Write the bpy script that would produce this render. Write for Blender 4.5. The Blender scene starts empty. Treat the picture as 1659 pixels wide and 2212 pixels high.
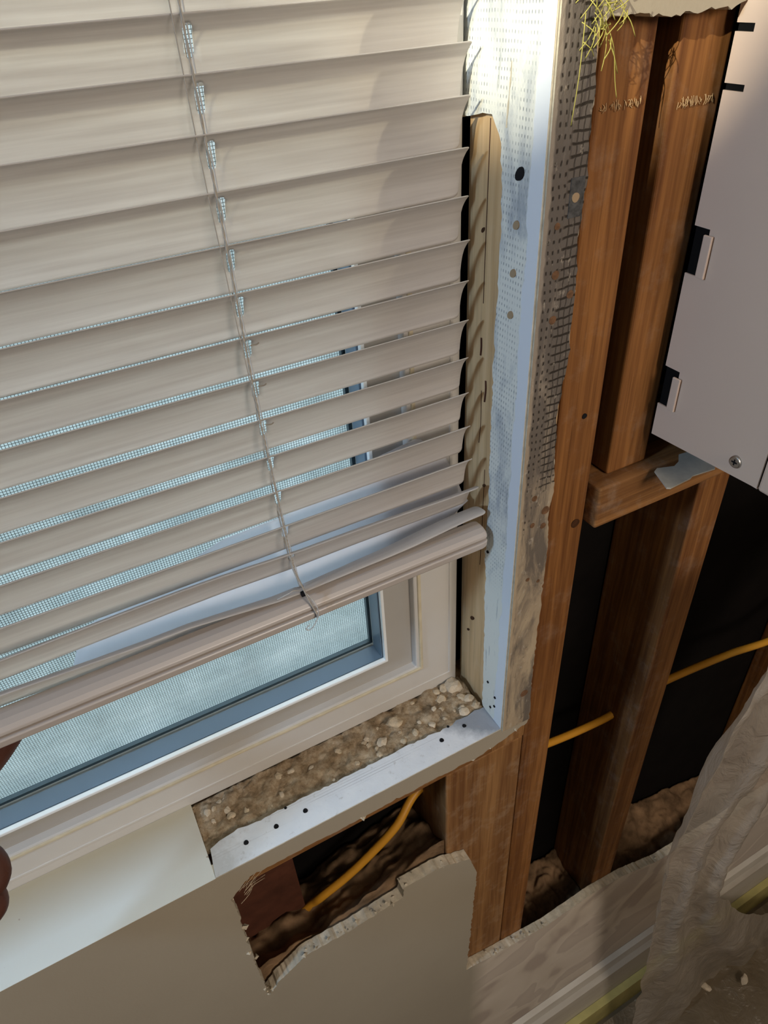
import bpy, bmesh, math, random
from mathutils import Vector, Matrix, noise
from mathutils.geometry import tessellate_polygon
random.seed(7)
scene = bpy.context.scene
COL = scene.collection

# ------------------------------------------------------------------ camera
cam_d = bpy.data.cameras.new('camera'); cam = bpy.data.objects.new('camera', cam_d); COL.objects.link(cam)
RX = Vector((0.88091167, -0.47019797, -0.05393047)); DN = Vector((-0.32747388, -0.52328421, -0.7867239)); FW = Vector((0.34169501, 0.71069508, -0.61494472))
m = Matrix.Identity(4)
for i in range(3):
    m[i][0] = RX[i]; m[i][1] = -DN[i]; m[i][2] = -FW[i]
m.translation = Vector((-0.26218113, -0.32, 0.58553587))
cam.matrix_world = m
cam_d.sensor_fit = 'HORIZONTAL'; cam_d.sensor_width = 36.0; cam_d.lens = 1531.4972 / 1659 * 36
cam_d.clip_start = 0.01; cam_d.clip_end = 100
scene.camera = cam

# ------------------------------------------------------------------ world, sun, large lights, exposure
w = bpy.data.worlds.new('sky'); scene.world = w; w.use_nodes = True
bg = w.node_tree.nodes['Background']; bg.inputs[0].default_value = (0.66, 0.79, 0.86, 1); bg.inputs[1].default_value = 1.9

def light(name, kind, loc, target, energy, color, **kw):
    d = bpy.data.lights.new(name, kind); o = bpy.data.objects.new(name, d); COL.objects.link(o)
    o.location = loc; d.energy = energy; d.color = color
    o.rotation_euler = (Vector(target) - Vector(loc)).to_track_quat('-Z', 'Y').to_euler()
    for k, v in kw.items(): setattr(d, k, v)
    return o
light('sun', 'SUN', (-9.6, 6, 3.6), (0, 0, 0.42), 6.0, (1.0, 0.88, 0.66), angle=0.012)
light('warm_room_fill', 'AREA', (0.10, -1.5, 1.0), (0.1, 0.0, -0.2), 9.5, (1.0, 0.86, 0.72), shape='DISK', size=0.5)  # unseen fill added for the warm ambient light of the room
light('cool_side_fill', 'AREA', (-1.85, -0.30, 1.05), (0.0, 0.0, 0.20), 8.0, (0.48, 0.71, 1.0), shape='DISK', size=0.17)  # unseen fill added to turn the jamb and sill front pale blue
light('jamb_patch_spot', 'SPOT', (-1.15, -0.46, 1.02), (0.0, 0.044, 0.615), 75.0, (1.0, 0.93, 0.72), spot_size=0.19, spot_blend=0.8, shadow_soft_size=0.006)  # spot added to make the warm bright patch on jamb and studs
scene.view_settings.view_transform = 'Standard'; scene.view_settings.look = 'None'
scene.view_settings.exposure = 0.72; scene.view_settings.gamma = 1.0; scene.view_settings.use_curve_mapping = False

# ------------------------------------------------------------------ material helpers
class NT:
    def __init__(s, name):
        s.m = bpy.data.materials.new(name); s.m.use_nodes = True; s.t = s.m.node_tree
        s.p = s.t.nodes['Principled BSDF']; s.out = s.t.nodes['Material Output']; s._c = None
    def n(s, typ, ins=None, **kw):
        o = s.t.nodes.new(typ)
        for k, v in kw.items(): setattr(o, k, v)
        for k, v in (ins or {}).items():
            if isinstance(v, bpy.types.NodeSocket): s.t.links.new(v, o.inputs[k])
            else: o.inputs[k].default_value = v
        return o
    def L(s, a, b): s.t.links.new(a, b)
    def co(s):
        if s._c is None: s._c = s.n('ShaderNodeTexCoord').outputs['Object']
        return s._c
    def xyz(s):
        o = s.n('ShaderNodeSeparateXYZ', {0: s.co()}); return o.outputs[0], o.outputs[1], o.outputs[2]
    def noise(s, scale=10, stretch=(1, 1, 1), detail=4, rough=.55, dist=0):
        mp = s.n('ShaderNodeMapping', {'Vector': s.co(), 'Scale': stretch})
        return s.n('ShaderNodeTexNoise', {'Vector': mp.outputs[0], 'Scale': scale, 'Detail': detail, 'Roughness': rough, 'Distortion': dist}).outputs['Fac']
    def ramp(s, fac, stops):
        r = s.n('ShaderNodeValToRGB', {0: fac}); e = r.color_ramp.elements
        while len(e) < len(stops): e.new(.5)
        for el, (p, c) in zip(e, stops):
            el.position = p; el.color = (c, c, c, 1) if isinstance(c, (int, float)) else (*c, 1)
        return r.outputs[0]
    def math(s, op, a, b=0.0, c=0.0, clamp=False):
        return s.n('ShaderNodeMath', {0: a, 1: b, 2: c}, operation=op, use_clamp=clamp).outputs[0]
    def mix(s, fac, a, b, blend='MIX'):
        o = s.t.nodes.new('ShaderNodeMix'); o.data_type = 'RGBA'; o.blend_type = blend
        for i, v in ((0, fac), (6, a), (7, b)):
            if isinstance(v, bpy.types.NodeSocket): s.L(v, o.inputs[i])
            elif i == 0: o.inputs[0].default_value = v
            else: o.inputs[i].default_value = (*v, 1)
        return o.outputs[2]
    def base(s, v):
        if isinstance(v, bpy.types.NodeSocket): s.L(v, s.p.inputs['Base Color'])
        else: s.p.inputs['Base Color'].default_value = (*v, 1)
    def set(s, rough=.5, spec=.5, metal=0.0):
        s.p.inputs['Roughness'].default_value = rough; s.p.inputs['Specular IOR Level'].default_value = spec; s.p.inputs['Metallic'].default_value = metal
    def bump(s, h, strength=.3, dist=.002):
        b = s.n('ShaderNodeBump', {'Height': h, 'Strength': strength, 'Distance': dist}); s.L(b.outputs[0], s.p.inputs['Normal'])

def plain(name, c, rough=.5, spec=.5, metal=0., var=.0, scale=30, bump=0., bscale=200):
    k = NT(name); k.set(rough, spec, metal)
    if var:
        f = k.noise(scale); k.base(k.mix(k.ramp(f, [(.3, 0.), (.7, 1.)]), tuple(x * (1 - var) for x in c), tuple(min(1, x * (1 + var)) for x in c)))
    else: k.base(c)
    if bump: k.bump(k.noise(bscale, detail=5), bump, .001)
    return k.m

def wood(name, dark, light_, axis='z', dust=0.0, dustc=(.62, .55, .46), pitch=170, knots=True):
    k = NT(name); k.set(.72, .25)
    lo = .035
    st = {'z': (1, .8, lo), 'x': (lo, .8, 1), 'y': (1, lo, 1)}[axis]
    g = k.noise(pitch, st, 3, .6, .4); g2 = k.noise(pitch * .16, st, 2, .5, 1.2); g3 = k.noise(pitch * 3, st, 2, .5)
    s = k.math('ADD', k.math('MULTIPLY', g, .55), k.math('MULTIPLY', g2, .45))
    c = k.ramp(s, [(.36, dark), (.50, tuple((a + b) / 2 for a, b in zip(dark, light_))), (.62, light_)])
    c = k.mix(k.ramp(g3, [(.45, .0), (.75, .35)]), c, tuple(x * .5 for x in dark))
    if knots:
        kn = k.noise(9, {'z': (1.6, 1.6, .6), 'x': (.6, 1.6, 1.6), 'y': (1.6, .6, 1.6)}[axis], 1, .3, .2)
        c = k.mix(k.ramp(kn, [(.72, 0.), (.78, .75)]), c, tuple(x * .35 for x in dark))
    if dust:
        d = k.noise(38, detail=8, rough=.7)
        c = k.mix(k.math('MULTIPLY', k.ramp(d, [(.52, 0.), (.72, 1.)]), dust), c, dustc)
    k.base(c); k.bump(s, .25, .001)
    return k.m

M = {}
M['stud'] = wood('orange_lumber', (.115, .040, .011), (.31, .135, .040), 'z', .10)
M['stud_dusty'] = wood('dusty_lumber', (.17, .072, .025), (.35, .18, .068), 'z', .35, (.50, .38, .26))
M['block'] = wood('block_lumber', (.125, .05, .015), (.32, .15, .05), 'x', .15)
M['jamb_wood'] = wood('pale_jamb_lumber', (.50, .32, .155), (.72, .51, .29), 'z', .12, (.60, .57, .50), pitch=120)
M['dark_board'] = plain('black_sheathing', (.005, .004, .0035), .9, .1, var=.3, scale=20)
M['vinyl'] = plain('white_vinyl', (.62, .60, .57), .38, .5, var=.03, scale=12)
M['caulk'] = plain('yellowed_caulk', (.62, .55, .40), .6, .3, var=.12, scale=60)
M['vinyl_sash'] = plain('sash_vinyl', (.43, .41, .38), .38, .5, var=.03, scale=12)
M['vinyl_rim'] = plain('daylit_vinyl_rim', (.88, .92, .95), .3, .6)  # daylight caught by the lip, put into a brighter, bluer vinyl
M['spacer'] = plain('dark_glazing_spacer', (.035, .065, .085), .35, .5)
M['channel'] = plain('skylit_glazing_channel', (.11, .17, .25), .3, .5)  # blue sky light falling on the channel, put into its colour
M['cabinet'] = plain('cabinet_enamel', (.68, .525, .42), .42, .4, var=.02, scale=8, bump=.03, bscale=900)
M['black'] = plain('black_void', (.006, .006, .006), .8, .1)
M['steel'] = plain('screw_steel', (.45, .44, .42), .32, .6, 1.0)
M['zinc'] = plain('zinc_bracket', (.58, .58, .52), .45, .5, .25, var=.15, scale=60)
M['cable'] = plain('yellow_cable_jacket', (.62, .29, .025), .45, .4)
M['insul'] = plain('brown_insulation', (.20, .125, .07), .95, .05, var=.55, scale=35, bump=.9, bscale=120)
M['fibre'] = plain('yellow_fibre', (.46, .42, .10), .6, .3)
M['cord'] = plain('blind_cord', (.40, .36, .31), .8, .2)
M['hole'] = plain('nail_hole_black', (.012, .012, .014), .8, .1)
M['tan_dot'] = plain('tan_hole', (.36, .26, .16), .8, .2)
M['brown_dot'] = plain('brown_hole', (.16, .085, .045), .8, .2, var=.4, scale=300)
M['skin'] = plain('skin', (.080, .030, .020), .55, .35, var=.12, scale=60, bump=.25, bscale=500)
M['nail'] = plain('finger_nail', (.28, .15, .11), .35, .5)
M['crumb'] = plain('plaster_crumb', (.55, .45, .32), .95, .1, var=.25, scale=150, bump=.6, bscale=600)
M['crumb_white'] = plain('white_plaster_crumb', (.60, .51, .39), .95, .1, var=.15, scale=150, bump=.6, bscale=600)
M['floor'] = plain('dark_floor', (.16, .12, .07), .7, .3, var=.3, scale=6)
M['ceiling'] = plain('ceiling_paint', (.62, .58, .52), .9, .2)
M['room'] = plain('room_paint', (.55, .49, .40), .9, .2)
M['yellow'] = plain('yellow_strip', (.46, .40, .15), .6, .3, var=.25, scale=14)
M['brick_red'] = plain('reddish_wood', (.085, .030, .017), .8, .2, var=.3, scale=40)
M['leaf'] = plain('tree_leaf', (.06, .12, .04), .8, .2, var=.4, scale=8)
M['bark'] = plain('tree_bark', (.12, .09, .06), .9, .1, var=.4, scale=20)
M['siding'] = plain('sun_block_siding', (.50, .48, .46), .8, .2, var=.1, scale=3)
M['roof'] = plain('sun_block_roof', (.14, .12, .11), .9, .2, var=.3, scale=5)

# base board: white with soft brown grime
def mk_baseboard():
    k = NT('baseboard_paint'); k.set(.5, .4)
    k.base(k.mix(k.ramp(k.noise(9, (1, 1, 3)), [(.45, 0.), (.75, .5)]), (.58, .53, .45), (.40, .33, .25)))
    return k.m
M['baseboard'] = mk_baseboard()

# front wall paint: greige above, blotchy pink / white / grey filler lower right
def mk_wall():
    k = NT('wall_paint_front'); k.set(.72, .3)
    x, y, z = k.xyz()
    c = k.mix(k.ramp(k.noise(4), [(.3, 0.), (.7, 1.)]), (.36, .315, .245), (.395, .35, .275))
    low = k.math('MULTIPLY', k.ramp(k.math('MULTIPLY_ADD', x, 2.0, .5), [(.46, 0.), (.52, 1.)]),
                 k.ramp(k.math('ADD', k.math('MULTIPLY_ADD', z, -1.0, -.52), k.math('MULTIPLY', k.noise(14), .06)), [(.045, 0.), (.055, 1.)]))
    n1 = k.noise(7, (1, 1, 1.2), 2, .4, .8)
    patch = k.ramp(n1, [(.38, (.46, .38, .32)), (.43, (.60, .52, .43)), (.54, (.66, .58, .49)), (.565, (.54, .46, .39)), (.68, (.58, .50, .42))])
    c = k.mix(low, c, patch)
    sm = k.noise(22, (1, 1, 2), 5, .6, .5)
    c = k.mix(k.math('MULTIPLY', k.ramp(sm, [(.64, 0.), (.72, .35)]), low), c, (.26, .19, .14))
    k.base(c); k.bump(k.noise(420, detail=3), .12, .001)
    return k.m
M['wall'] = mk_wall()
M['gypsum'] = plain('torn_gypsum_edge', (.55, .49, .38), .95, .1, var=.25, scale=90, bump=.8, bscale=260)

# compound strip on wall face: perforated mesh smeared with grey and beige
def mk_face_strip():
    k = NT('mesh_face_compound'); k.set(.8, .2)
    x, y, z = k.xyz()
    wob = k.math('MULTIPLY', k.math('SUBTRACT', k.noise(55, detail=4), .5), .0050)
    def lines(v, pitch, width, ph=0.):
        f = k.math('FRACT', k.math('MULTIPLY', k.math('ADD', k.math('ADD', v, wob), 10. + ph), 1. / pitch))
        d = k.math('ABSOLUTE', k.math('SUBTRACT', f, .5))
        return k.n('ShaderNodeMapRange', {0: d, 1: width, 2: width * .45, 3: 0., 4: 1.}, clamp=True).outputs[0]
    gx = lines(x, .0040, .13); gz = lines(z, .0060, .15)
    dots = k.math('MULTIPLY', lines(x, .0040, .20, .001), lines(z, .0058, .24))
    grid = k.math('MAXIMUM', k.math('MULTIPLY', gx, .75), gz)
    left = k.n('ShaderNodeMapRange', {0: x, 1: .0135, 2: .0155, 3: 0., 4: 1.}, clamp=True).outputs[0]
    pat = k.n('ShaderNodeMix', {0: left, 2: dots, 3: grid}).outputs[0]
    # where the mesh shows through (less further down)
    nb = k.noise(70, (1, 1, .5), 6, .75)
    h = k.n('ShaderNodeMapRange', {0: z, 1: .24, 2: .40, 3: 0., 4: 1.}, clamp=True).outputs[0]
    vis = k.math('ADD', k.math('MULTIPLY', h, .55), nb)
    vis = k.ramp(vis, [(.60, 0.), (.70, 1.)])
    edge = k.n('ShaderNodeMapRange', {0: k.math('ADD', x, k.math('MULTIPLY', k.noise(90, detail=2), .004)), 1: .0045, 2: .0058, 3: 0., 4: 1.}, clamp=True).outputs[0]
    vis = k.math('MULTIPLY', vis, edge)
    smear = k.math('MULTIPLY', k.ramp(k.math('ADD', k.math('MULTIPLY', h, .20), k.noise(55, (1, 1, .22), 6, .65, .6)), [(.44, 0.), (.60, .85)]), edge)
    c = k.mix(k.ramp(k.noise(25), [(.35, 0.), (.65, 1.)]), (.37, .29, .20), (.46, .37, .255))
    c = k.mix(k.math('MULTIPLY', h, .85), c, (.27, .235, .20))
    c = k.mix(smear, c, (.105, .09, .08))
    c = k.mix(k.math('MULTIPLY', pat, vis), c, (.035, .028, .022))
    c = k.mix(k.ramp(k.noise(160, (1, 1, .5), 5, .7), [(.60, 0.), (.68, .55)]), c, (.50, .44, .36))
    k.base(c)
    k.bump(k.math('SUBTRACT', k.noise(150, (1, 1, .5), 6, .65), k.math('MULTIPLY', k.math('MULTIPLY', pat, vis), .5)), .6, .0016)
    return k.m
M['face_strip'] = mk_face_strip()

# white / pale blue return of the corner bead, dotted with perforations
def mk_return(name, along, deep, d0, d1, span):
    k = NT(name); k.set(.5, .35)
    ax = dict(zip('xyz', k.xyz())); a = ax[along]; d = ax[deep]
    wob = k.math('MULTIPLY', k.math('SUBTRACT', k.noise(50, detail=2), .5), .0016)
    def cell(v, pitch, width):
        f = k.math('FRACT', k.math('MULTIPLY', k.math('ADD', k.math('ADD', v, wob), 10.), 1. / pitch))
        q = k.math('ABSOLUTE', k.math('SUBTRACT', f, .5))
        return k.n('ShaderNodeMapRange', {0: q, 1: width, 2: width * .4, 3: 0., 4: 1.}, clamp=True).outputs[0]
    dots = k.math('MULTIPLY', k.math('MULTIPLY', cell(d, .0026, .15), cell(a, .0042, .25)), k.ramp(k.noise(90, (1, 1, .4), 3), [(.40, .15), (.58, 1.)]))
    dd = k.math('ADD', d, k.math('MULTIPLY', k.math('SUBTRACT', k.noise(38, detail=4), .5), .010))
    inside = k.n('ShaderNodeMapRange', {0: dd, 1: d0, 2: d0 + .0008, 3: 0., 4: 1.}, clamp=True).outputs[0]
    lim = k.n('ShaderNodeMapRange', {0: a, 1: span[0], 2: span[0] + .03, 3: 0., 4: 1.}, clamp=True).outputs[0]
    lim2 = k.n('ShaderNodeMapRange', {0: a, 1: span[1], 2: span[1] - .03, 3: 0., 4: 1.}, clamp=True).outputs[0]
    msk = k.math('MULTIPLY', inside, k.math('MULTIPLY', lim, lim2))
    smear = k.ramp(k.noise(30, (1, 1, .4), 6, .65, .5), [(.47, 0.), (.62, .85)])
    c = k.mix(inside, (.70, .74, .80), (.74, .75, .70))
    c = k.mix(k.math('MULTIPLY', smear, msk), c, (.34, .38, .43))
    c = k.mix(k.math('MULTIPLY', msk, dots), c, (.22, .25, .28))
    scr = k.noise(260, (1, 1, .12), 3, .6)
    c = k.mix(k.math('MULTIPLY', k.ramp(scr, [(.64, 0.), (.70, .55)]), inside), c, (.30, .33, .36))
    k.base(c)
    k.bump(k.math('SUBTRACT', k.math('MULTIPLY', k.noise(210, detail=6, rough=.65), k.math('MULTIPLY_ADD', inside, .9, .1)), k.math('MULTIPLY', dots, msk)), .5, .001)
    return k.m
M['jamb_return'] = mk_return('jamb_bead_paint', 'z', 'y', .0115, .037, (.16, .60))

def mk_sill_strip():
    k = NT('sill_bead_paint'); k.set(.5, .35)
    x, y, z = k.xyz()
    c = k.mix(k.ramp(k.noise(40), [(.3, 0.), (.7, 1.)]), (.68, .71, .77), (.76, .78, .82))
    ln = k.math('SINE', k.math('MULTIPLY', k.math('ADD', y, k.math('MULTIPLY', x, .018)), 2400.))
    m_ = k.math('MULTIPLY', k.ramp(ln, [(.70, 0.), (.95, .5)]), k.ramp(k.noise(30, (.3, 4, 1)), [(.5, 0.), (.6, 1.)]))
    up = k.n('ShaderNodeMapRange', {0: y, 1: .014, 2: .018, 3: 0., 4: 1.}, clamp=True).outputs[0]
    c = k.mix(k.math('MULTIPLY', m_, up), c, (.20, .20, .24))
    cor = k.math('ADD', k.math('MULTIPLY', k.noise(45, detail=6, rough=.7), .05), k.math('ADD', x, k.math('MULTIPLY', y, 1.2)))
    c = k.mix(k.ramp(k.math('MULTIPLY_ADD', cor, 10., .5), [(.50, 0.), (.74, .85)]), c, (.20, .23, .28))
    le = k.math('ADD', k.math('MULTIPLY', k.noise(60, detail=6, rough=.75), .06), k.math('MULTIPLY_ADD', x, -1., -.300))
    c = k.mix(k.ramp(k.math('MULTIPLY_ADD', le, 10., .5), [(.30, 0.), (.55, .6)]), c, (.42, .41, .40))
    c = k.mix(k.ramp(k.noise(130, detail=6, rough=.7), [(.60, 0.), (.70, .5)]), c, (.36, .34, .33))
    k.base(c); k.bump(k.noise(220, detail=5), .4, .001)
    return k.m
M['sill_strip'] = mk_sill_strip()
def mk_sill():
    k = NT('sill_paint'); k.set(.42, .45)
    x, y, z = k.xyz()
    c = k.mix(k.ramp(k.noise(7), [(.3, 0.), (.7, 1.)]), (.66, .66, .62), (.70, .71, .69))
    c = k.mix(k.n('ShaderNodeMapRange', {0: k.math('ADD', y, k.math('MULTIPLY', k.noise(14), .02)), 1: .030, 2: .080, 3: 0., 4: .8}, clamp=True).outputs[0], c, (.46, .38, .23))  # yellow stain plus the blind's warm shade put into colour towards the frame
    c = k.mix(k.ramp(k.noise(75, detail=3, rough=.5), [(.73, 0.), (.77, .8)]), c, (.26, .18, .13))
    k.base(c); return k.m
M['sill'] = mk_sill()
def mk_rubble():
    k = NT('rough_mortar'); k.set(.95, .1)
    c = k.ramp(k.noise(75, detail=8, rough=.72), [(.32, (.16, .11, .06)), (.46, (.36, .26, .16)), (.58, (.52, .41, .28)), (.72, (.66, .56, .43))])
    k.base(c); k.bump(k.noise(180, detail=8, rough=.7), 1., .003); return k.m
M['rubble'] = mk_rubble()

# translucent vinyl slats with fine grain
def mk_slat():
    k = NT('blind_slat_vinyl'); k.set(.42, .4)
    n1 = k.noise(260, (.035, 1, 1), 3, .6)
    c = k.ramp(n1, [(.3, (.66, .64, .63)), (.7, (.73, .71, .70))]); k.base(c)
    tr = k.n('ShaderNodeBsdfTranslucent', {0: k.ramp(n1, [(.3, (.72, .67, .62)), (.7, (.92, .88, .83))])})
    mx = k.n('ShaderNodeMixShader', {0: .46, 1: k.p.outputs[0], 2: tr.outputs[0]}); k.L(mx.outputs[0], k.out.inputs[0])
    return k.m
M['slat'] = mk_slat()
def mk_rail():
    k = NT('blind_rail_vinyl'); k.set(.35, .5); k.base((.47, .42, .385)); return k.m
M['rail'] = mk_rail()
def mk_sheet():
    k = NT('white_thin_plastic'); k.set(.3, .5); k.base((.90, .91, .95))
    tr = k.n('ShaderNodeBsdfTranslucent', {0: (.9, .93, 1, 1)})
    mx = k.n('ShaderNodeMixShader', {0: .62, 1: k.p.outputs[0], 2: tr.outputs[0]}); k.L(mx.outputs[0], k.out.inputs[0]); return k.m
M['sheet'] = mk_sheet()
def mk_glass():
    k = NT('window_glass')
    tr = k.n('ShaderNodeBsdfTransparent', {0: (.97, .99, .99, 1)}); gl = k.n('ShaderNodeBsdfGlossy', {'Roughness': .02})
    lw_ = k.n('ShaderNodeLayerWeight', {'Blend': .5}); fr = k.math('MULTIPLY_ADD', k.math('POWER', lw_.outputs['Facing'], 5.), .9, .04)
    mx = k.n('ShaderNodeMixShader', {0: fr, 1: tr.outputs[0], 2: gl.outputs[0]}); k.L(mx.outputs[0], k.out.inputs[0]); return k.m
M['glass'] = mk_glass()
def mk_screen():
    k = NT('insect_screen_mesh'); k.set(.6, .3); k.base((.30, .33, .34)); x, y, z = k.xyz()
    def ln(v):
        f = k.math('FRACT', k.math('MULTIPLY', k.math('ADD', v, 10.), 1 / .0021)); return k.math('LESS_THAN', f, .18)
    tr = k.n('ShaderNodeBsdfTransparent')
    mx = k.n('ShaderNodeMixShader', {0: k.math('MAXIMUM', ln(x), ln(z)), 1: tr.outputs[0], 2: k.p.outputs[0]}); k.L(mx.outputs[0], k.out.inputs[0]); return k.m
M['screen'] = mk_screen()
def mk_ground():
    k = NT('concrete_ground'); k.set(.9, .2); x, y, z = k.xyz()
    c = k.ramp(k.noise(3.2, (1, 1, 1), 7, .65), [(.30, (.24, .26, .26)), (.48, (.33, .36, .36)), (.62, (.42, .44, .44)), (.75, (.50, .51, .50))])
    c = k.mix(k.ramp(k.noise(1.1, detail=2), [(.52, 0.), (.58, .55)]), c, (.30, .33, .33))
    k.base(c); return k.m
M['ground'] = mk_ground()
def mk_plastic(name, tint, opac):
    k = NT(name); k.set(.22, .7); k.base(tint); k.bump(k.noise(34, (1, 1, .7), 4, .6, 1.5), .5, .012)
    tl = k.n('ShaderNodeBsdfTranslucent', {0: (*tint, 1)}); tr = k.n('ShaderNodeBsdfTransparent', {0: (.92, .88, .82, 1)})
    a = k.n('ShaderNodeMixShader', {0: .3, 1: k.p.outputs[0], 2: tl.outputs[0]})
    fac = k.math('MULTIPLY_ADD', k.noise(14, detail=3), .5, opac - .25)
    mx = k.n('ShaderNodeMixShader', {0: fac, 1: tr.outputs[0], 2: a.outputs[0]}); k.L(mx.outputs[0], k.out.inputs[0]); return k.m
M['plastic'] = mk_plastic('clear_dust_sheet', (.50, .44, .37), .72)
M['floor_plastic'] = mk_plastic('floor_dust_sheet', (.34, .27, .18), .6)

# ------------------------------------------------------------------ mesh helpers
def mesh_ob(name, verts, faces, mat, parent=None, smooth=False, mats=None, fm=None):
    me = bpy.data.meshes.new(name); me.from_pydata([tuple(v) for v in verts], [], faces); me.update()
    for mm in (mats or [mat]): me.materials.append(mm)
    if fm: me.polygons.foreach_set('material_index', fm)
    if smooth: me.polygons.foreach_set('use_smooth', [True] * len(me.polygons))
    o = bpy.data.objects.new(name, me); COL.objects.link(o)
    if parent: o.parent = parent
    return o
def tag(o, label=None, cat=None, group=None, kind=None):
    if label: o['label'] = label
    if cat: o['category'] = cat
    if group: o['group'] = group
    if kind: o['kind'] = kind
    return o
def empty(name, loc=(0, 0, 0)):
    o = bpy.data.objects.new(name, None); COL.objects.link(o); o.location = loc; o.empty_display_size = .02; return o
def rel(o, root):
    """parts are modelled in room coordinates: shift the mesh so that it sits right under its root"""
    r = root; off = Vector((0, 0, 0))
    while r: off += r.location; r = r.parent
    for v in o.data.vertices: v.co -= off
    return o
def P(name, verts, faces, mat, parent, **kw):
    o = mesh_ob(name, verts, faces, mat, parent, **kw); return rel(o, parent) if parent else o
BF = [(0, 3, 2, 1), (4, 5, 6, 7), (0, 1, 5, 4), (1, 2, 6, 5), (2, 3, 7, 6), (3, 0, 4, 7)]
def boxv(x0, x1, y0, y1, z0, z1):
    return [(x0, y0, z0), (x1, y0, z0), (x1, y1, z0), (x0, y1, z0), (x0, y0, z1), (x1, y0, z1), (x1, y1, z1), (x0, y1, z1)]
def box(name, x0, x1, y0, y1, z0, z1, mat, parent=None, bevel=0., seg=2, own=True):
    v = boxv(x0, x1, y0, y1, z0, z1)
    if parent: o = P(name, v, BF, mat, parent)
    elif own:
        c = Vector(((x0 + x1) / 2, (y0 + y1) / 2, z0)); o = mesh_ob(name, [Vector(p) - c for p in v], BF, mat); o.location = c
    else: o = mesh_ob(name, v, BF, mat)
    if bevel:
        b = o.modifiers.new('bevel', 'BEVEL'); b.width = bevel; b.segments = seg; b.limit_method = 'ANGLE'
    return o
def multibox(name, boxes, mat, parent=None, bevel=0.):
    vs, fs = [], []
    for b in boxes:
        k = len(vs); vs += boxv(*b); fs += [tuple(i + k for i in f) for f in BF]
    o = P(name, vs, fs, mat, parent) if parent else mesh_ob(name, vs, fs, mat)
    if bevel:
        q = o.modifiers.new('bevel', 'BEVEL'); q.width = bevel; q.segments = 2
    return o
def ragged(pts, flags, step=.004, amp=.0012, seed=0):
    """subdivide the flagged edges of a closed outline and shake them"""
    out = []; n = len(pts)
    for i in range(n):
        a = Vector(pts[i]); b = Vector(pts[(i + 1) % n]); out.append(tuple(a))
        if flags[i]:
            L = (b - a).length; k = max(1, int(L / step)); nrm = Vector((-(b - a).y, (b - a).x)).normalized() if L > 0 else Vector((0, 0))
            for j in range(1, k):
                p = a.lerp(b, j / k)
                d = noise.noise(Vector((p.x * 160, p.y * 160, seed))) * amp * 1.6 + noise.noise(Vector((p.x * 45, p.y * 45, seed + 5))) * amp * 1.5 + random.uniform(-.6, .6) * amp
                out.append(tuple(p + nrm * d))
    return out
def slab(name, outline, y0, y1, mat, parent=None, holes=(), edge=None, axis='y'):
    """plate: outline in (x,z), thickness y0..y1; edge = material of the rims"""
    loops = [list(outline)] + [list(h) for h in holes]
    flat = [Vector((p[0], p[1], 0)) for l in loops for p in l]; n = len(flat)
    tri = tessellate_polygon([[Vector((p[0], p[1], 0)) for p in l] for l in loops])
    def mk(p, t): return (p[0], t, p[1]) if axis == 'y' else ((t, p[0], p[1]) if axis == 'x' else (p[0], p[1], t))
    vs = [mk(p, y0) for p in flat] + [mk(p, y1) for p in flat]
    fs = []; fm = []
    for t in tri:
        a, b, c = [flat[i] for i in t]
        cr = (b - a).cross(c - a).z
        t = t if cr > 0 else t[::-1]
        fs.append(tuple(t)); fs.append(tuple(n + i for i in t[::-1])); fm += [0, 0]
    k = 0
    for l in loops:
        m_ = len(l)
        for i in range(m_):
            a = k + i; b = k + (i + 1) % m_; fs.append((a, a + n, b + n, b)); fm.append(1 if edge else 0)
        k += m_
    o = P(name, vs, fs, mat, parent, mats=[mat, edge] if edge else None, fm=fm) if parent else mesh_ob(name, vs, fs, mat, mats=[mat, edge] if edge else None, fm=fm)
    bm = bmesh.new(); bm.from_mesh(o.data); bmesh.ops.recalc_face_normals(bm, faces=bm.faces); bm.to_mesh(o.data); bm.free()
    return o
def grid(name, nu, nv, f, mat, parent=None, thick=0., smooth=True):
    vs = [f(i / nu, j / nv) for j in range(nv + 1) for i in range(nu + 1)]
    fs = [(j * (nu + 1) + i, j * (nu + 1) + i + 1, (j + 1) * (nu + 1) + i + 1, (j + 1) * (nu + 1) + i) for j in range(nv) for i in range(nu)]
    o = P(name, vs, fs, mat, parent, smooth=smooth)
    if thick:
        s = o.modifiers.new('thickness', 'SOLIDIFY'); s.thickness = thick; s.offset = 0
    return o
def smooth_path(pts, n=8):
    pts = [Vector(p) for p in pts]; out = []
    for i in range(len(pts) - 1):
        p0 = pts[max(i - 1, 0)]; p1 = pts[i]; p2 = pts[i + 1]; p3 = pts[min(i + 2, len(pts) - 1)]
        for k in range(n):
            t = k / n
            out.append(.5 * ((2 * p1) + (p2 - p0) * t + (2 * p0 - 5 * p1 + 4 * p2 - p3) * t * t + (3 * p1 - p0 - 3 * p2 + p3) * t ** 3))
    out.append(pts[-1]); return out
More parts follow.
